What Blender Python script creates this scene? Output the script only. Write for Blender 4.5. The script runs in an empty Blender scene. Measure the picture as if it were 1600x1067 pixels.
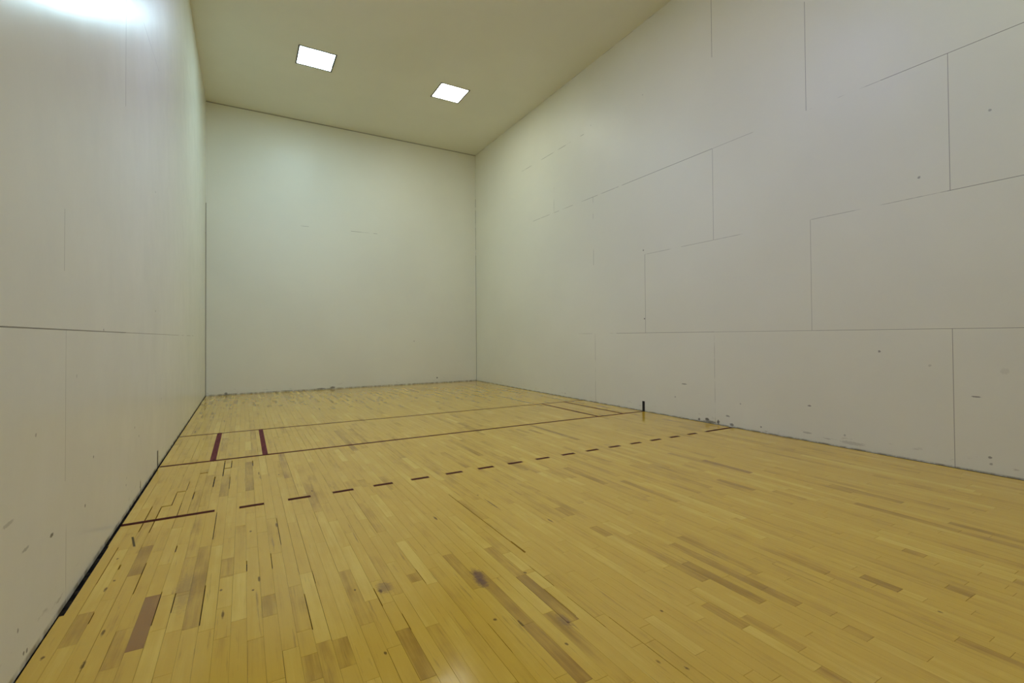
import bpy, math, random
import numpy as np
from mathutils import Matrix, Vector

random.seed(11)
scene = bpy.context.scene
COL = scene.collection
F = 0.3048
W, L, H = 6.096, 12.192, 6.064          # court width, length (front wall at y=0, back wall at y=-L), height

# ------------------------------------------------------------------ node helper
class G:
    def __init__(s, name):
        s.m = bpy.data.materials.new(name); s.m.use_nodes = True
        s.nt = s.m.node_tree; s.nt.nodes.clear()
        s.out = s.nt.nodes.new('ShaderNodeOutputMaterial')
    def n(s, t, **kw):
        nd = s.nt.nodes.new(t)
        for k, v in kw.items(): setattr(nd, k, v)
        return nd
    def put(s, sock, v):
        if isinstance(v, bpy.types.NodeSocket): s.nt.links.new(v, sock)
        else: sock.default_value = v
    def math(s, op, a, b=None, c=None, clamp=False):
        nd = s.n('ShaderNodeMath', operation=op, use_clamp=clamp)
        for i, v in enumerate((a, b, c)):
            if v is not None: s.put(nd.inputs[i], v)
        return nd.outputs[0]
    def add(s, a, b): return s.math('ADD', a, b)
    def mul(s, a, b): return s.math('MULTIPLY', a, b)
    def maxi(s, a, b): return s.math('MAXIMUM', a, b)
    def vec(s, op, a, b=None):
        nd = s.n('ShaderNodeVectorMath', operation=op)
        s.put(nd.inputs[0], a)
        if b is not None: s.put(nd.inputs[1], b)
        return nd.outputs['Value'] if op in ('LENGTH', 'DISTANCE', 'DOT_PRODUCT') else nd.outputs['Vector']
    def ramp(s, v, a, b, lo=0.0, hi=1.0):
        nd = s.n('ShaderNodeMapRange', interpolation_type='SMOOTHSTEP')
        s.put(nd.inputs['Value'], v)
        for k, x in (('From Min', a), ('From Max', b), ('To Min', lo), ('To Max', hi)): s.put(nd.inputs[k], x)
        return nd.outputs['Result']
    def noise(s, v, scale, detail=2.0, rough=0.5):
        nd = s.n('ShaderNodeTexNoise')
        s.put(nd.inputs['Vector'], v)
        nd.inputs['Scale'].default_value = scale; nd.inputs['Detail'].default_value = detail
        nd.inputs['Roughness'].default_value = rough
        return nd.outputs['Fac']
    def mix(s, f, a, b, blend='MIX'):
        nd = s.n('ShaderNodeMix', data_type='RGBA', blend_type=blend)
        s.put(nd.inputs[0], f)
        for i, v in ((6, a), (7, b)):
            if isinstance(v, tuple) and len(v) == 3: v = v + (1.0,)
            s.put(nd.inputs[i], v)
        return nd.outputs[2]
    def pos(s): return s.n('ShaderNodeNewGeometry').outputs['Position']
    def xyz(s, v):
        nd = s.n('ShaderNodeSeparateXYZ'); s.put(nd.inputs[0], v); return nd.outputs
    def comb(s, x, y, z):
        nd = s.n('ShaderNodeCombineXYZ')
        for i, v in enumerate((x, y, z)): s.put(nd.inputs[i], v)
        return nd.outputs[0]
    def attr(s, name): return s.n('ShaderNodeAttribute', attribute_name=name).outputs['Fac']
    def bsdf(s, color, rough, bump=None, bump_dist=0.01, bump_strength=1.0, spec=0.5, **kw):
        b = s.n('ShaderNodeBsdfPrincipled')
        if isinstance(color, tuple) and len(color) == 3: color = color + (1.0,)
        s.put(b.inputs['Base Color'], color); s.put(b.inputs['Roughness'], rough)
        b.inputs['Specular IOR Level'].default_value = spec
        for k, v in kw.items(): s.put(b.inputs[k], v)
        if bump is not None:
            bn = s.n('ShaderNodeBump'); bn.inputs['Distance'].default_value = bump_dist
            bn.inputs['Strength'].default_value = bump_strength
            s.put(bn.inputs['Height'], bump); s.nt.links.new(bn.outputs['Normal'], b.inputs['Normal'])
        s.nt.links.new(b.outputs[0], s.out.inputs[0])
        return s.m

def plain(name, color, rough=0.5, spec=0.5):
    return G(name).bsdf(color, rough, spec=spec)

# ------------------------------------------------------------------ paint / wall material
PAINT = (0.79, 0.785, 0.665)
def panel_wall(name, axis, seams, specks, dirt_lo=0.02, dirt_noise=(0.60, 0.72), bump_k=1.0, gloss=(0.40, 0.46), spec=0.5):
    """axis: 'y' for a side wall (runs along y), 'x' for the front wall.
    seams: (kind, const, a, b, halfwidth, strength) in metres; specks: (u, z, r_u, r_z, strength)."""
    g = G(name)
    p = g.pos(); x, y, z = g.xyz(p)
    u = y if axis == 'y' else x
    q = g.comb(u, z, 0.0)
    wear = g.noise(q, 3.1, 3.0)
    mask = None
    for kind, c, a, b, hw, st in seams:
        along, across = (u, z) if kind == 'h' else (z, u)
        m = g.mul(g.math('COMPARE', across, c, hw), g.math('COMPARE', along, (a + b) / 2, abs(b - a) / 2))
        if st < 0.5:   # painted over joints show only here and there
            m = g.mul(m, g.ramp(wear, 0.62 - st * 0.45, 0.72 - st * 0.45))
            st = 0.55
        m = g.mul(m, st)
        mask = m if mask is None else g.maxi(mask, m)
    wob = g.noise(q, 60.0, 2.0)
    spots = None
    for (su, sz, ru, rz, st) in specks:
        d = g.vec('LENGTH', g.vec('MULTIPLY', g.vec('SUBTRACT', q, (su, sz, 0.0)), (1 / ru, 1 / rz, 0.0)))
        m = g.mul(g.ramp(g.add(d, g.mul(g.add(wob, -0.5), 1.2)), 0.6, 1.15, 1.0, 0.0), st)
        spots = m if spots is None else g.maxi(spots, m)
    # scuffs left along the foot of the wall
    sc = g.noise(g.comb(g.mul(u, 5.0), g.mul(z, 14.0), 3.0), 1.6, 5.0, 0.62)
    scuff = g.mul(g.ramp(sc, dirt_noise[0], dirt_noise[1]), g.ramp(z, 0.03, 0.20, 0.55, 0.0))
    foot = g.mul(g.ramp(g.noise(g.comb(g.mul(u, 9.0), 0.0, 7.0), 1.0, 4.0, 0.6), 0.35, 0.6), g.ramp(z, dirt_lo * 0.5, dirt_lo, 0.7, 0.0))
    # faint big patches: paint touched up at different times
    tone = g.noise(q, 0.55, 3.0)
    base = g.mix(g.ramp(tone, 0.35, 0.65), PAINT, tuple(v * 0.965 for v in PAINT))
    col = g.mix(mask, base, (0.16, 0.14, 0.10))
    col = g.mix(spots, col, (0.11, 0.10, 0.08)) if spots is not None else col
    col = g.mix(scuff, col, (0.34, 0.30, 0.22))
    col = g.mix(foot, col, (0.22, 0.18, 0.09))
    h = g.add(g.mul(g.noise(q, 1.3, 2.0), 0.010 * bump_k), g.mul(g.noise(q, 9.0, 3.0), 0.0007 * bump_k))
    rough = g.ramp(g.noise(q, 2.3, 3.0), 0.3, 0.7, gloss[0], gloss[1])
    return g.bsdf(col, rough, h, 1.0, 1.0, spec)

FT = lambda k, c, a, b, hw=0.0026, st=1.0: (k, c * F, a * F, b * F, hw, st if st < 0.5 else st * 0.85)
right_seams = [
    FT('h', 4, -40, -28.4, .0024, .75), FT('h', 4, -28.4, -24.2, .0024, .6), FT('h', 4, -24.2, -18.0, .0028, .8), FT('h', 4, -18, -14.6, .0024, .3),
    FT('h', 8, -40, -32.1, .0026, .9), FT('h', 8, -32.1, -28.3, .0026, .42), FT('h', 8, -25.6, -20.15, .0026, .42),
    FT('h', 12, -40, -30.5, .0028, .95), FT('h', 12, -30.5, -28.3, .0024, .4), FT('h', 12, -26.8, -24.2, .0024, .42), FT('h', 12, -24.2, -18.6, .0034, .85), FT('h', 12, -18.6, -9, .004, .36),
    FT('h', 16, -15.3, -7.0, .005, .34),
    FT('v', -24.25, 16, 19.9, .0030, 1.0), FT('v', -28.18, 12, 16, .0028, .85), FT('v', -24.22, 8, 12, .0028, .75),
    FT('v', -32.16, 8, 12, .0026, .8), FT('v', -36.2, 12, 16, .0026, .8), FT('v', -28.27, 4, 8, .0026, .6), FT('v', -20.16, 4, 8, .0034, .8),
    FT('v', -16.1, 8, 12, .004, .34), FT('v', -24.2, 0, 4, .0026, .55), FT('v', -16.18, 0, 4, .0034, .55), FT('v', -32.15, 0, 4, .0026, .8),
    FT('v', -36.2, 4, 8, .0026, .6), FT('v', -12.1, 12, 16, .004, .3), FT('v', 0, 0, 16.8, .006, .6), FT('h', 19.9, -40, 0, .008, .3)]
left_seams = [
    FT('h', 4, -40, -24.5, .0028, 1.0), FT('h', 4, -24.5, -15.0, .0024, .7), FT('h', 4, -15, -7.5, .0024, .32),
    FT('v', -24.6, 8.95, 12, .0030, 1.0), FT('v', -28.59, 4.85, 5.75, .0024, .6), FT('v', -28.5, 1.8, 4, .0022, .6), FT('v', -28.45, 0, 1.2, .0022, .36),
    FT('v', -36.6, 8, 12, .0024, .6), FT('v', -20.5, 4, 8, .0024, .1), FT('h', 12, -40, -20, .0024, .3), FT('h', 16, -40, -10, .0024, .3)]
front_seams = [
    FT('h', 12.08, 3.8, 6.4, .004, .40), FT('h', 12.06, 9.4, 11.4, .005, .42), 
    FT('v', 0.0, 0, 13.0, .012, .95), FT('v', 19.98, 0, 11.0, .006, .7), FT('v', 19.98, 11.0, 16, .006, .45),
    FT('h', 19.86, 0, 20, .012, .75)]
sl = [(-6.275, 2.485, .9), (-6.252, 1.424, .95), (-8.041, 1.228, .8), (-5.896, .604, .6), (-7.157, .536, .6), (-7.0, .447, .7), (-8.236, .558, .7), (-9.031, .813, .45),
      (-7.438, .196, .6), (-8.381, .348, .75), (-9.183, .158, .6), (-9.102, .044, .7), (-9.131, .049, .7), (-8.529, 1.004, .3), (-7.42, .24, .35), (-6.95, .05, .6)]
left_specks = [(a, b, .009, .009, s) for a, b, s in sl] + [(-8.851, .371, .022, .009, .8), (-9.121, .417, .035, .007, .4), (-9.273, .557, .05, .008, .3), (-6.93, .055, .014, .05, .8)]
sr = [(-6.112, 2.508, 1.0), (-6.124, 1.438, 1.0), (-6.71, .289, .5), (-9.584, 2.619, .6), (-9.246, 1.005, .7), (-10.025, .138, .7), (-10.032, .086, .5), (-9.638, .887, .25),
      (-7.744, .311, .4), (-8.011, .066, .7), (-10.068, 3.039, .5), (-8.927, .129, .4), (-4.861, 4.96, .4), (-6.134, 4.942, .3)]
right_specks = [(a, b, .012, .012, s) for a, b, s in sr] + [(-6.873, .487, .05, .008, .7), (-8.580, .391, .022, .009, .75), (-9.949, .636, .035, .006, .75), (-10.124, .864, .03, .025, .12),
      (-7.561, .133, .03, .012, .6), (-7.25, .045, .035, .02, .9), (-7.42, .035, .02, .03, .9), (-7.12, .03, .02, .02, .85), (-7.62, .03, .03, .02, .7), (-7.3, .02, .1, .018, .7), (-9.0, .06, .12, .02, .25), (-8.55, .09, .05, .012, .35)]
front_specks = [(4.98, .136, .02, .02, .9), (4.378, 1.077, .02, .014, .35), (2.45, .035, .06, .025, .8), (2.20, .02, .10, .02, .7), (0.36, .03, .03, .03, .7), (1.5, .02, .15, .012, .4)]

mat_left = panel_wall('wall paint on left panels', 'y', left_seams, left_specks, dirt_lo=.03, gloss=(0.25, 0.265), spec=0.33)
mat_right = panel_wall('wall paint on right panels', 'y', right_seams, right_specks, dirt_lo=.018)
mat_front = panel_wall('wall paint on front panels', 'x', front_seams, front_specks, dirt_lo=.035)
mat_back = panel_wall('wall paint on back panels', 'x', [FT('h', 8, 0, 20), FT('h', 12, 0, 20)], [], dirt_lo=.02)

g = G('ceiling paint'); q = g.pos()
mat_ceil = g.bsdf(g.mix(g.ramp(g.noise(q, 0.7, 3.0), .35, .65), (0.765, 0.765, 0.665), (0.74, 0.74, 0.64)), 0.55,
                  g.mul(g.noise(q, 1.5, 2.0), .006), 1.0, 1.0, 0.4)

# ------------------------------------------------------------------ floor material (maple strips)
g = G('varnished maple strips')
p = g.pos(); x, y, z = g.xyz(p)
tone = g.attr('tone'); hue = g.attr('hue'); seed = g.attr('seed')
gx = g.comb(g.mul(x, 34.0), g.add(g.mul(y, 1.5), g.mul(seed, 37.0)), g.mul(seed, 91.0))
grain = g.noise(gx, 1.0, 5.0, 0.6)
fine = g.noise(g.comb(g.mul(x, 190.0), g.add(g.mul(y, 5.0), g.mul(seed, 11.0)), seed), 1.0, 3.0, 0.55)
cloud = g.noise(g.comb(g.mul(x, 9.0), g.add(g.mul(y, 3.5), g.mul(seed, 7.0)), g.mul(seed, 23.0)), 1.0, 3.0, 0.55)
t = g.add(tone, g.add(g.mul(g.add(grain, -0.5), 1.25), g.add(g.mul(g.add(cloud, -0.5), 1.15), g.mul(g.add(fine, -0.5), 0.4))))
big = g.noise(p, 0.9, 3.0)
t = g.add(t, g.mul(g.add(big, -0.5), 0.5))
MID, LIGHT, DARK, RED = (0.68, 0.43, 0.047), (0.79, 0.55, 0.085), (0.39, 0.215, 0.020), (0.345, 0.17, 0.034)
col = g.mix(g.ramp(t, 0.0, 1.0), MID, LIGHT)
dk = g.mix(g.ramp(hue, 0.0, 1.0), DARK, RED)
col = g.mix(g.ramp(t, 0.0, -1.0), col, dk)
# mineral streaks and pin knots
st = g.noise(g.comb(g.mul(x, 60.0), g.mul(y, 2.4), g.mul(seed, 53.0)), 1.0, 4.0, 0.65)
col = g.mix(g.mul(g.ramp(st, 0.60, 0.76), 0.6), col, (0.24, 0.135, 0.022))
vo = g.n('ShaderNodeTexVoronoi'); g.put(vo.inputs['Vector'], g.comb(g.mul(x, 9.0), g.mul(y, 4.5), 0.0)); vo.inputs['Scale'].default_value = 1.0
rnd = g.xyz(vo.outputs['Color'])[0]
kn = g.mul(g.ramp(vo.outputs['Distance'], 0.02, 0.075, 1.0, 0.0), g.ramp(rnd, 0.82, 0.85))
col = g.mix(g.mul(kn, 0.75), col, (0.12, 0.06, 0.012))
SP = [(0.103, -8.231, 0.094, -8.226), (0.144, -8.51, 0.133, -8.517), (0.124, -8.58, 0.12, -8.61), (1.689, -9.354, 1.684, -9.336), (1.682, -9.421, 1.676, -9.404), (1.141, -9.197, 1.132, -9.198), (1.23, -9.256, 1.245, -9.278), (1.909, -9.469, 1.896, -9.454), (1.841, -9.899, 1.85, -9.909), (1.588, -9.736, 1.602, -9.733), (1.673, -9.791, 1.674, -9.831), (1.76, -10.007, 1.757, -10.014), (2.047, -10.324, 2.047, -10.339), (2.236, -10.036, 2.235, -10.041), (3.241, -10.631, 3.244, -10.643), (1.142, -9.705, 1.147, -9.721), (0.193, -8.999, 0.201, -9.036), (0.187, -9.25, 0.179, -9.207), (0.04, -9.11, 0.042, -9.091), (0.863, -8.128, 0.867, -8.178), (0.721, -8.17, 0.724, -8.194), (0.798, -6.771, 0.801, -6.84), (0.945, -6.927, 0.949, -6.951), (1.141, -7.539, 1.141, -7.574), (2.196, -8.29, 2.194, -8.305), (2.198, -8.435, 2.204, -8.601), (2.381, -8.945, 2.389, -8.998), (1.761, -8.538, 1.774, -8.584), (0.593, -8.875, 0.596, -8.89), (0.604, -9.096, 0.614, -9.139), (0.723, -8.952, 0.726, -8.966), (0.747, -8.836, 0.757, -8.877)]
wobx = g.mul(g.add(g.noise(p, 70.0, 2.0), -0.5), 1.4)
kn2 = None
for (x0, y0, x1, y1) in SP:
    cx, cy = (x0 + x1) / 2, (y0 + y1) / 2
    rx, ry = max(abs(x1 - x0) * .6, .006), max(abs(y1 - y0) * .75, .010)
    d = g.vec('LENGTH', g.vec('MULTIPLY', g.vec('SUBTRACT', p, (cx, cy, 0.0)), (1 / rx, 1 / ry, 0.0)))
    m = g.ramp(g.add(d, wobx), 0.45, 1.25, 0.8, 0.0)
    kn2 = m if kn2 is None else g.maxi(kn2, m)
col = g.mix(kn2, col, (0.10, 0.05, 0.012))
# purple-brown mineral stain, a scorched board end
for (cx, cy, rx, ry, s_) in ((1.692, -9.36, .022, .05, .8), (1.676, -9.43, .022, .05, .85), (1.262, -9.245, .03, .045, .55), (1.837, -9.885, .02, .04, .5), (0.445, -8.80, .03, .16, .35)):
    d = g.vec('LENGTH', g.vec('MULTIPLY', g.vec('SUBTRACT', p, (cx, cy, 0.0)), (1 / rx, 1 / ry, 0.0)))
    col = g.mix(g.mul(g.ramp(g.add(d, wobx), 0.4, 1.7, 1.0, 0.0), s_), col, (0.17, 0.085, 0.05))
# the black rubber scuff near the left wall
sx = g.math('ABSOLUTE', g.add(x, g.add(-0.1295, g.mul(g.add(y, 8.0), 0.21))))
scu = g.mul(g.ramp(sx, 0.0035, 0.0075, 1.0, 0.0), g.math('COMPARE', y, -8.0, 0.085))
col = g.mix(g.mul(scu, 0.9), col, (0.02, 0.015, 0.01))
rough = g.add(g.ramp(g.noise(g.comb(g.mul(x, 6.0), g.mul(y, 2.0), 0.0), 1.0, 3.0), 0.3, 0.7, 0.09, 0.11), 0.0)
hgt = g.add(g.mul(g.noise(p, 5.0, 2.0), 0.0009), g.mul(grain, 0.00018))
matt = g.math('SUBTRACT', 1.0, g.math('MULTIPLY', g.maxi(g.maxi(kn, kn2), scu), 0.85))
mat_floor = g.bsdf(col, rough, hgt, 1.0, 1.0, 0.6, **{'Specular IOR Level': g.mul(matt, 0.52)})
g = G('dusty black subfloor'); q = g.pos()
mat_sub = g.bsdf(g.mix(g.ramp(g.noise(q, 25.0, 4.0), .4, .7), (0.008, 0.006, 0.004), (0.05, 0.038, 0.02)), 0.95, spec=0.1)

def line_paint(name, c):
    g = G(name); q = g.pos(); xx, yy, zz = g.xyz(q)
    w = g.noise(g.comb(g.mul(xx, 40.0), g.mul(yy, 6.0), 0.0), 1.0, 4.0, .6)
    return g.bsdf(g.mix(g.ramp(w, .3, .72), c, tuple(v * 1.7 for v in c)), 0.8, spec=0.08)
mat_line = line_paint('dark red court line paint', (0.072, 0.015, 0.006))
mat_box = line_paint('worn plum red court line paint', (0.115, 0.031, 0.026))
mat_dash = line_paint('dark maroon dash paint', (0.058, 0.012, 0.004))
mat_black = plain('black tape', (0.006, 0.006, 0.005), 0.5)
mat_frame = plain('dark bronze lamp frame', (0.03, 0.026, 0.022), 0.6)
mat_can = plain('white lamp housing', (0.6, 0.6, 0.58), 0.6)
def glow(name, c):
    g = G(name); k = max(c)
    e = g.n('ShaderNodeEmission'); e.inputs['Color'].default_value = tuple(v / max(k, 1e-6) for v in c) + (1.0,); e.inputs['Strength'].default_value = k
    g.nt.links.new(e.outputs[0], g.out.inputs[0]); return g.m
LAMP_LIGHT = [(38.0, 54.5, 62.0), (28.0, 29.0, 25.0), (53.0, 60.5, 122.0), (4.0, 3.0, 1.0), (25.5, 29.5, 31.0)]
GLOW = [glow('lamp glow', c) for c in LAMP_LIGHT]

# ------------------------------------------------------------------ mesh helpers
def mesh_obj(name, verts, faces, mats, parent=None, mat_idx=None, attrs=None):
    me = bpy.data.meshes.new(name); me.from_pydata(verts, [], faces); me.update()
    for m in mats: me.materials.append(m)
    if mat_idx: me.polygons.foreach_set('material_index', mat_idx)
    for k, vals in (attrs or {}).items():
        a = me.attributes.new(k, 'FLOAT', 'FACE'); a.data.foreach_set('value', vals)
    o = bpy.data.objects.new(name, me); COL.objects.link(o)
    if parent is not None: o.parent = parent
    return o

def box_data(x0, x1, y0, y1, z0, z1):
    v = [(x0, y0, z0), (x1, y0, z0), (x1, y1, z0), (x0, y1, z0), (x0, y0, z1), (x1, y0, z1), (x1, y1, z1), (x0, y1, z1)]
    f = [(3, 2, 1, 0), (4, 5, 6, 7), (0, 1, 5, 4), (1, 2, 6, 5), (2, 3, 7, 6), (3, 0, 4, 7)]
    return v, f

class MB:
    def __init__(s): s.v, s.f, s.mi = [], [], []
    def box(s, x0, x1, y0, y1, z0, z1, mi=0):
        v, f = box_data(x0, x1, y0, y1, z0, z1); k = len(s.v)
        s.v += v; s.f += [tuple(i + k for i in t) for t in f]; s.mi += [mi] * 6
    def build(s, name, mats, parent=None): return mesh_obj(name, s.v, s.f, mats, parent, s.mi)

def tag(o, label=None, cat=None, group=None, kind=None):
    for k, v in (('label', label), ('category', cat), ('group', group), ('kind', kind)):
        if v: o[k] = v
    return o

# ------------------------------------------------------------------ floor: maple strips laid along the court
PW, PX0 = 0.05715, 0.012
PL = [(3, -8.499, -8.116, -0.6, 0.3), (5, -9.217, -8.78, -1.0, 1), (6, -9.108, -8.809, 0.4, 0), (7, -9.15, -8.841, 0.45, 0), (7, -8.812, -8.409, -0.45, 0.5), (8, -9.161, -8.293, -0.5, 0.4), (1, -9.058, -8.803, -0.4, 0.3), (9, -9.21, -8.312, 0.35, 0), (10, -8.739, -8.526, -0.4, 0), (10, -9.056, -8.754, 0.3, 0), (11, -9.197, -8.742, 0.5, 0), (13, -9.227, -9.044, -0.45, 0), (15, -9.411, -9.016, -0.35, 0), (16, -9.525, -8.908, 0.5, 0), (20, -9.324, -8.697, 0.6, 0), (24, -9.27, -9.187, -0.4, 0), (23, -9.639, -9.015, 0.35, 0), (19, -9.494, -8.984, -0.35, 0), (21, -9.917, -9.604, -0.6, 0.3), (17, -9.716, -9.536, -0.45, 0), (15, -9.73, -9.579, -0.4, 0.2), (29, -9.827, -9.341, -0.6, 0.4), (29, -10.204, -9.827, -0.7, 0.5), (28, -9.476, -9.083, -0.35, 0), (32, -9.906, -9.478, -0.8, 0.3), (33, -9.638, -9.476, 0.6, 0), (33, -9.445, -9.228, 0.5, 0), (32, -9.12, -8.582, 0.45, 0), (44, -8.975, -8.809, -0.45, 0), (44, -9.341, -9.19, -0.6, 0), (46, -10.216, -9.794, -0.55, 0.1), (37, -10.301, -10.042, 0.55, 0), (42, -10.289, -10.097, -0.45, 0), (43, -10.239, -9.986, 0.45, 0), (57, -10.474, -10.322, -0.65, 0), (48, -10.307, -10.152, -0.6, 0), (57, -10.567, -10.476, 0.4, 0), (66, -10.388, -10.294, -0.55, 0), (61, -10.659, -10.567, -0.65, 0), (65, -10.013, -9.678, -0.4, 0), (48, -10.578, -10.491, -0.45, 0), (44, -10.697, -10.35, 0.35, 0), (78, -10.591, -10.268, -0.45, 0), (43, -8.702, -8.459, -0.3, 0), (26, -7.663, -7.456, -0.5, 0)]
LC = [(5, -7.034, -6.778, 3), (4, -7.388, -7.073, 4), (3, -7.892, -7.383, 4), (2, -7.839, -7.333, 4), (5, -7.644, -7.35, 3), (9, -6.741, -6.151, 5), (10, -6.474, -6.188, 5), (8, -7.044, -6.727, 6), (6, -7.304, -7.118, 5), (10, -7.17, -6.796, 3), (13, -6.501, -6.293, 5), (9, -8.204, -7.703, 3), (15, -8.487, -8.031, 2.5), (1, -8.515, -8.051, 2.5), (2, -8.383, -8.323, 5), (4, -8.716, -8.366, 3), (7, -8.989, -8.807, 3), (6, -8.291, -8.199, 4), (6, -9.059, -8.76, 2.5), (2, -8.909, -8.816, 2.5), (9, -9.159, -8.794, 3), (12, -8.738, -8.61, 3), (14, -8.774, -8.576, 2.5), (17, -9.042, -8.904, 2.5), (16, -9.422, -9.116, 2.5), (21, -9.399, -9.228, 3), (25, -9.307, -9.149, 2.5), (22, -9.624, -9.493, 2.5), (27, -9.949, -9.743, 1.5), (33, -9.882, -9.633, 2.5), (34, -9.638, -9.416, 2.5), (34, -10.007, -9.743, 2), (35, -10.361, -9.957, 2), (35, -9.111, -8.164, 4), (35, -9.274, -9.111, 8)]
EC = [(4, -7.054, 5), (3, -7.382, 5), (9, -6.47, 8), (6, -6.546, 7)]

def left_gap(y):
    """clear width between the left wall and the first strip: an open expansion joint, widest beside the receiving line"""
    if y < -8.78: return 0.006
    if y < -8.0: return 0.021
    if y < -6.2: return 0.016
    return 0.012

fl_v, fl_f, fl_mi, A_t, A_h, A_s = [], [], [], [], [], []
def slab(x0, x1, y0, y1, z0, z1, mi, t, h, s, bottom=False):
    v, f = box_data(x0, x1, y0, y1, z0, z1); k = len(fl_v)
    if not bottom: f = f[1:]
    fl_v.extend(v)
    for q in f:
        fl_f.append(tuple(i + k for i in q)); fl_mi.append(mi); A_t.append(t); A_h.append(h); A_s.append(s)
slab(-0.06, W + 0.06, -L - 0.06, 0.06, -0.06, -0.020, 1, 0, 0, 0, True)
rows = int(math.ceil((W - PX0) / PW))
rr = random.Random(5)
for r in range(rows):
    xa, xb = PX0 + r * PW, min(PX0 + (r + 1) * PW, W - 0.014)
    if xb - xa < 0.006: continue
    if r == 0: xa = 0.003
    forced = sorted([p_ for p_ in PL if p_[0] == r], key=lambda q: q[1])
    cuts = sorted([(e_[1], e_[2]) for e_ in EC if e_[0] == r])
    # lay boards from the back wall to the front wall
    y = -L + 0.006; end = -0.010; boards = []
    def fill(ya, yb):
        while ya < yb - 1e-6:
            ln = min(1.5, max(0.22, rr.lognormvariate(-0.55, 0.5)))
            nb = ya + ln
            if yb - nb < 0.18: nb = yb
            t_ = rr.gauss(0.02, 0.20)
            if rr.random() < 0.05: t_ -= 0.32
            if rr.random() < 0.08: t_ += 0.28
            boards.append([ya, min(nb, yb), t_, max(0.0, rr.gauss(0.1, 0.3)), 0.0006, 0.0006]); ya = min(nb, yb)
    for p_ in forced:
        if p_[1] < y: continue
        fill(y, p_[1]); boards.append([p_[1], p_[2], p_[3], p_[4], 0.0006, 0.0006]); y = p_[2]
    fill(y, end)
    for (cy, wmm) in cuts:
        new = []
        for b in boards:
            if b[0] + 0.05 < cy < b[1] - 0.05:
                a1, a2 = b[:], b[:]
                a1[1] = cy; a1[5] = wmm * .0016; a2[0] = cy; a2[4] = wmm * .0016; a2[2] += rr.gauss(0, .12)
                new += [a1, a2]
            else: new.append(b)
        boards = new
    for (ya, yb, t_, h_, e0, e1) in boards:
        sd = rr.random()
        gl = 0.0004 + (rr.random() ** 3) * 0.0013
        brk = {ya, yb}
        for (k, c0, c1, wmm) in LC:
            if k == r:
                for c in (c0, c1):
                    if ya < c < yb: brk.add(c)
        if r == 0:
            for c in (-8.78, -8.0, -6.2):
                if ya < c < yb: brk.add(c)
        bk = sorted(brk)
        for i in range(len(bk) - 1):
            a, b = bk[i], bk[i + 1]; mid = (a + b) / 2
            inset = gl
            for (k, c0, c1, wmm) in LC:
                if k == r and c0 <= mid <= c1: inset = wmm * .0014
            xs = xa + inset
            if r == 0: xs = left_gap(mid)
            slab(xs, xb, a + (e0 if i == 0 else 0), b - (e1 if i == len(bk) - 2 else 0), -0.019, 0.0, 0, t_, h_, sd)
floor = mesh_obj('floor', fl_v, fl_f, [mat_floor, mat_sub], None, fl_mi, {'tone': A_t, 'hue': A_h, 'seed': A_s})
tag(floor, 'yellow maple strip floor of the court with worn varnish', kind='structure')

# ------------------------------------------------------------------ walls and ceiling
T = 0.12
def wall(name, x0, x1, y0, y1, mat, label):
    m = MB(); m.box(x0, x1, y0, y1, 0.0, H); o = m.build(name, [mat]); tag(o, label, kind='structure'); return o
wall('wall_left', -T, 0.0, -L - T, T, mat_left, 'off-white panelled left side wall of the court')
wall('wall_right', W, W + T, -L - T, T, mat_right, 'off-white right side wall with visible panel joints')
wall('wall_front', 0.0, W, 0.0, T, mat_front, 'off-white front wall at the far end of the court')
wall('wall_back', 0.0, W, -L - T, -L, mat_back, 'off-white back wall behind the viewer')

LAMPS = [(1.777, -2.655), (4.275, -2.70), (1.777, -7.28), (4.275, -7.28), (4.275, -11.3)]
HS = 0.305
xs = sorted({-T, W + T} | {round(a + s * HS, 4) for a, _ in LAMPS for s in (-1, 1)})
ys = sorted({-L - T, T} | {round(b + s * HS, 4) for _, b in LAMPS for s in (-1, 1)})
vs, fs = [], []
for j in range(len(ys) - 1):
    for i in range(len(xs) - 1):
        cx, cy = (xs[i] + xs[i + 1]) / 2, (ys[j] + ys[j + 1]) / 2
        if any(abs(cx - a) < HS and abs(cy - b) < HS for a, b in LAMPS): continue
        k = len(vs)
        vs += [(xs[i], ys[j], H), (xs[i + 1], ys[j], H), (xs[i + 1], ys[j + 1], H), (xs[i], ys[j + 1], H)]
        fs.append((k + 3, k + 2, k + 1, k))
import bmesh
ceiling = mesh_obj('ceiling', vs, fs, [mat_ceil])
bm = bmesh.new(); bm.from_mesh(ceiling.data); bmesh.ops.remove_doubles(bm, verts=bm.verts, dist=1e-5)
r_ = bmesh.ops.extrude_face_region(bm, geom=bm.faces[:])
for v in [q for q in r_['geom'] if isinstance(q, bmesh.types.BMVert)]: v.co.z += 0.10
bmesh.ops.recalc_face_normals(bm, faces=bm.faces); bm.to_mesh(ceiling.data); bm.free()
tag(ceiling, 'olive-cream painted ceiling of the court', kind='structure')

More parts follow.
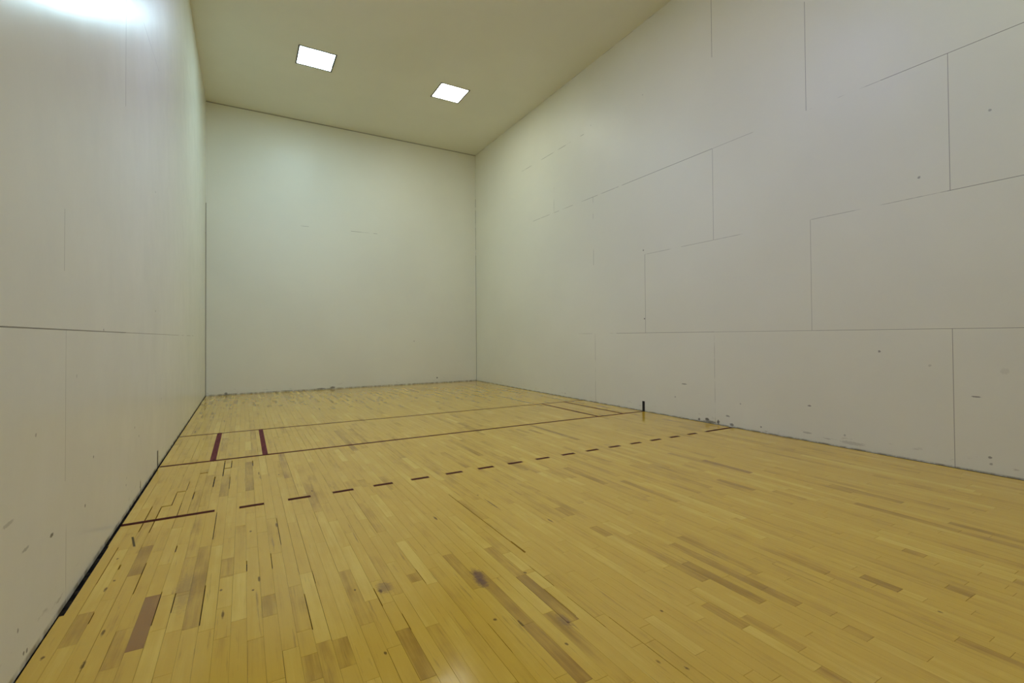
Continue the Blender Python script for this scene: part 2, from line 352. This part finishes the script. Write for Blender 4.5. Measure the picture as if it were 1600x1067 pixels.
# ------------------------------------------------------------------ ceiling lights
def make_light(loc, label):
    e = bpy.data.objects.new('ceiling_light', None); COL.objects.link(e); e.location = (loc[0], loc[1], H); e.empty_display_size = .2
    tag(e, label, 'ceiling light', 'square ceiling lights')
    return e
first = make_light(LAMPS[0], 'bright square recessed ceiling light of the front pair, nearer the left wall')
m = MB(); a, b = HS - 0.001, HS - 0.025
m.box(-a, a, -a, -b, -.004, .02); m.box(-a, a, b, a, -.004, .02); m.box(-a, -b, -b, b, -.004, .02); m.box(b, a, -b, b, -.004, .02)
fr = m.build('frame', [mat_frame], first); tag(fr, 'thin dark frame around the lit panel')
m = MB(); m.box(-b, b, -b, b, .002, .008); df = m.build('diffuser', [GLOW[0]], first); tag(df, 'glowing white diffuser panel')
m = MB(); m.box(-a, a, -a, -a + .004, .021, .12); m.box(-a, a, a - .004, a, .021, .12); m.box(-a, -a + .004, -a + .004, a - .004, .021, .12); m.box(a - .004, a, -a + .004, a - .004, .021, .12); m.box(-a, a, -a, a, .12, .124)
hs = m.build('housing', [mat_can], first)
labels = ['bright square recessed ceiling light of the front pair, nearer the right wall',
          'square recessed ceiling light over the rear court, left of the pair above the viewer',
          'square recessed ceiling light over the rear court, right of the pair above the viewer',
          'square recessed ceiling light close to the back wall, the rearmost one']
for loc, lb, gm in zip(LAMPS[1:], labels, GLOW[1:]):
    e = make_light(loc, lb)
    for ch in (fr, df, hs):
        c = ch.copy(); COL.objects.link(c); c.parent = e
        if ch is df: c.data = df.data.copy(); c.data.materials[0] = gm

# ------------------------------------------------------------------ court lines
LW = 0.043
def strip(name, x0, x1, y0, y1, mat, label, group=None, cat='court line'):
    cx, cy = (x0 + x1) / 2, (y0 + y1) / 2
    m = MB(); m.box(x0 - cx, x1 - cx, y0 - cy, y1 - cy, 0.0, 0.0008)
    o = m.build(name, [mat]); o.location = (cx, cy, 0.0001); tag(o, label, cat, group); return o
ys_, yh, yr = -15 * F, -20 * F, -25 * F
strip('court_line', 0.014, W - 0.010, yh - LW / 2, yh + LW / 2, mat_line, 'solid dark red short line across the floor, running between the two black wall marks', 'solid cross lines on the floor')
strip('court_line', 0.014, W - 0.010, ys_ - 0.018, ys_ + 0.018, mat_line, 'thin solid red service line across the floor, the cross line closest to the front wall', 'solid cross lines on the floor')
ya, yb = yh + LW / 2 + .0005, ys_ - 0.0185
for x0, w_, lb in ((0.401, .050, 'short plum-red box line on the floor, the one closest to the left wall'),
                   (0.850, .048, 'short plum-red box line on the floor, second from the left wall'),
                   (W - 0.452 , .040, 'short red box line on the floor, the one closest to the right wall'),
                   (W - 0.930, .040, 'short red box line on the floor, second from the right wall')):
    strip('box_line', x0, x0 + w_, ya, yb, mat_box if x0 < 3 else mat_line, lb, 'service box lines between the cross lines')
E21 = 21 * .0254; D = 6 * .0254
strip('line_dash', 0.016, E21 - .02, yr - .042 - LW / 2, yr - .042 + LW / 2, mat_dash, 'long dark red end dash of the broken line, touching the left wall', 'dashes of the broken receiving line')
ordn = ['first', 'second', 'third', 'fourth', 'fifth', 'sixth', 'seventh', 'eighth']
for i in range(16):
    x0 = E21 + D + i * 2 * D - .027 * (1 - i / 15) ; 
    yc = yr - .060 + (0.045 * max(0, (i - 2)) / 13.0)
    lb = ('short dark red dash of the broken floor line, %s from the long left end dash' % ordn[i]) if i < 8 else ('short dark red dash of the broken floor line, %s from the long right end dash' % ordn[15 - i])
    strip('line_dash', x0, x0 + D, yc - LW / 2, yc + LW / 2, mat_dash, lb, 'dashes of the broken receiving line')
strip('line_dash', W - E21 + .012, W - .010, yr - .012 - LW / 2, yr - .012 + LW / 2, mat_dash, 'long dark red end dash of the broken line, touching the right wall', 'dashes of the broken receiving line')

# black marks low on the side walls where the short line ends
def wall_mark(x0, x1, yc, hw, zt, label):
    m = MB(); m.box(x0, x1, -hw, hw, 0.0, zt); o = m.build('wall_mark', [mat_black]); o.location = (0, yc, 0.001); tag(o, label, 'wall mark', 'black wall marks at the short line')
wall_mark(W - .0015, W, -6.086, .026, .155, 'short upright black mark at the foot of the right wall, where the solid line ends')
wall_mark(0.0, .0015, -6.105, .022, .150, 'short upright black mark at the foot of the left wall, where the solid line ends')

# ------------------------------------------------------------------ camera
cam_d = bpy.data.cameras.new('camera'); cam = bpy.data.objects.new('camera', cam_d); COL.objects.link(cam)
yaw, pit, rol = 0.5185, 0.0136, -0.0068
cyw, syw, cp, sp = math.cos(yaw), math.sin(yaw), math.cos(pit), math.sin(pit)
fw = Vector((syw * cp, cyw * cp, sp)); rt = Vector((cyw, -syw, 0)); up = rt.cross(fw)
c, s = math.cos(rol), math.sin(rol)
R, U = c * rt + s * up, -s * rt + c * up
M = Matrix(((R.x, U.x, -fw.x, 0.6871), (R.y, U.y, -fw.y, -11.4957), (R.z, U.z, -fw.z, 1.1755), (0, 0, 0, 1)))
cam.matrix_world = M
cam_d.sensor_fit = 'HORIZONTAL'; cam_d.sensor_width = 36.0; cam_d.lens = 738.215 / 1600 * 36.0
cam_d.shift_x = -(802.6065 - 800) / 1600; cam_d.shift_y = (515.7286 - 533.5) / 1600
cam_d.clip_start = 0.02
scene.camera = cam

# ------------------------------------------------------------------ world and view
w = bpy.data.worlds.new('world'); scene.world = w; w.use_nodes = True
bg = w.node_tree.nodes.get('Background') or w.node_tree.nodes.new('ShaderNodeBackground')
bg.inputs[0].default_value = (0, 0, 0, 1); bg.inputs[1].default_value = 0.0
scene.cycles.max_bounces = 10; scene.cycles.diffuse_bounces = 9; scene.cycles.glossy_bounces = 4
scene.cycles.caustics_reflective = True
scene.cycles.use_adaptive_sampling = True; scene.cycles.adaptive_threshold = 0.06; scene.cycles.adaptive_min_samples = 24
scene.view_settings.view_transform = 'Standard'; scene.view_settings.look = 'None'
scene.view_settings.exposure = 0.0; scene.view_settings.gamma = 1.0; scene.view_settings.use_curve_mapping = False
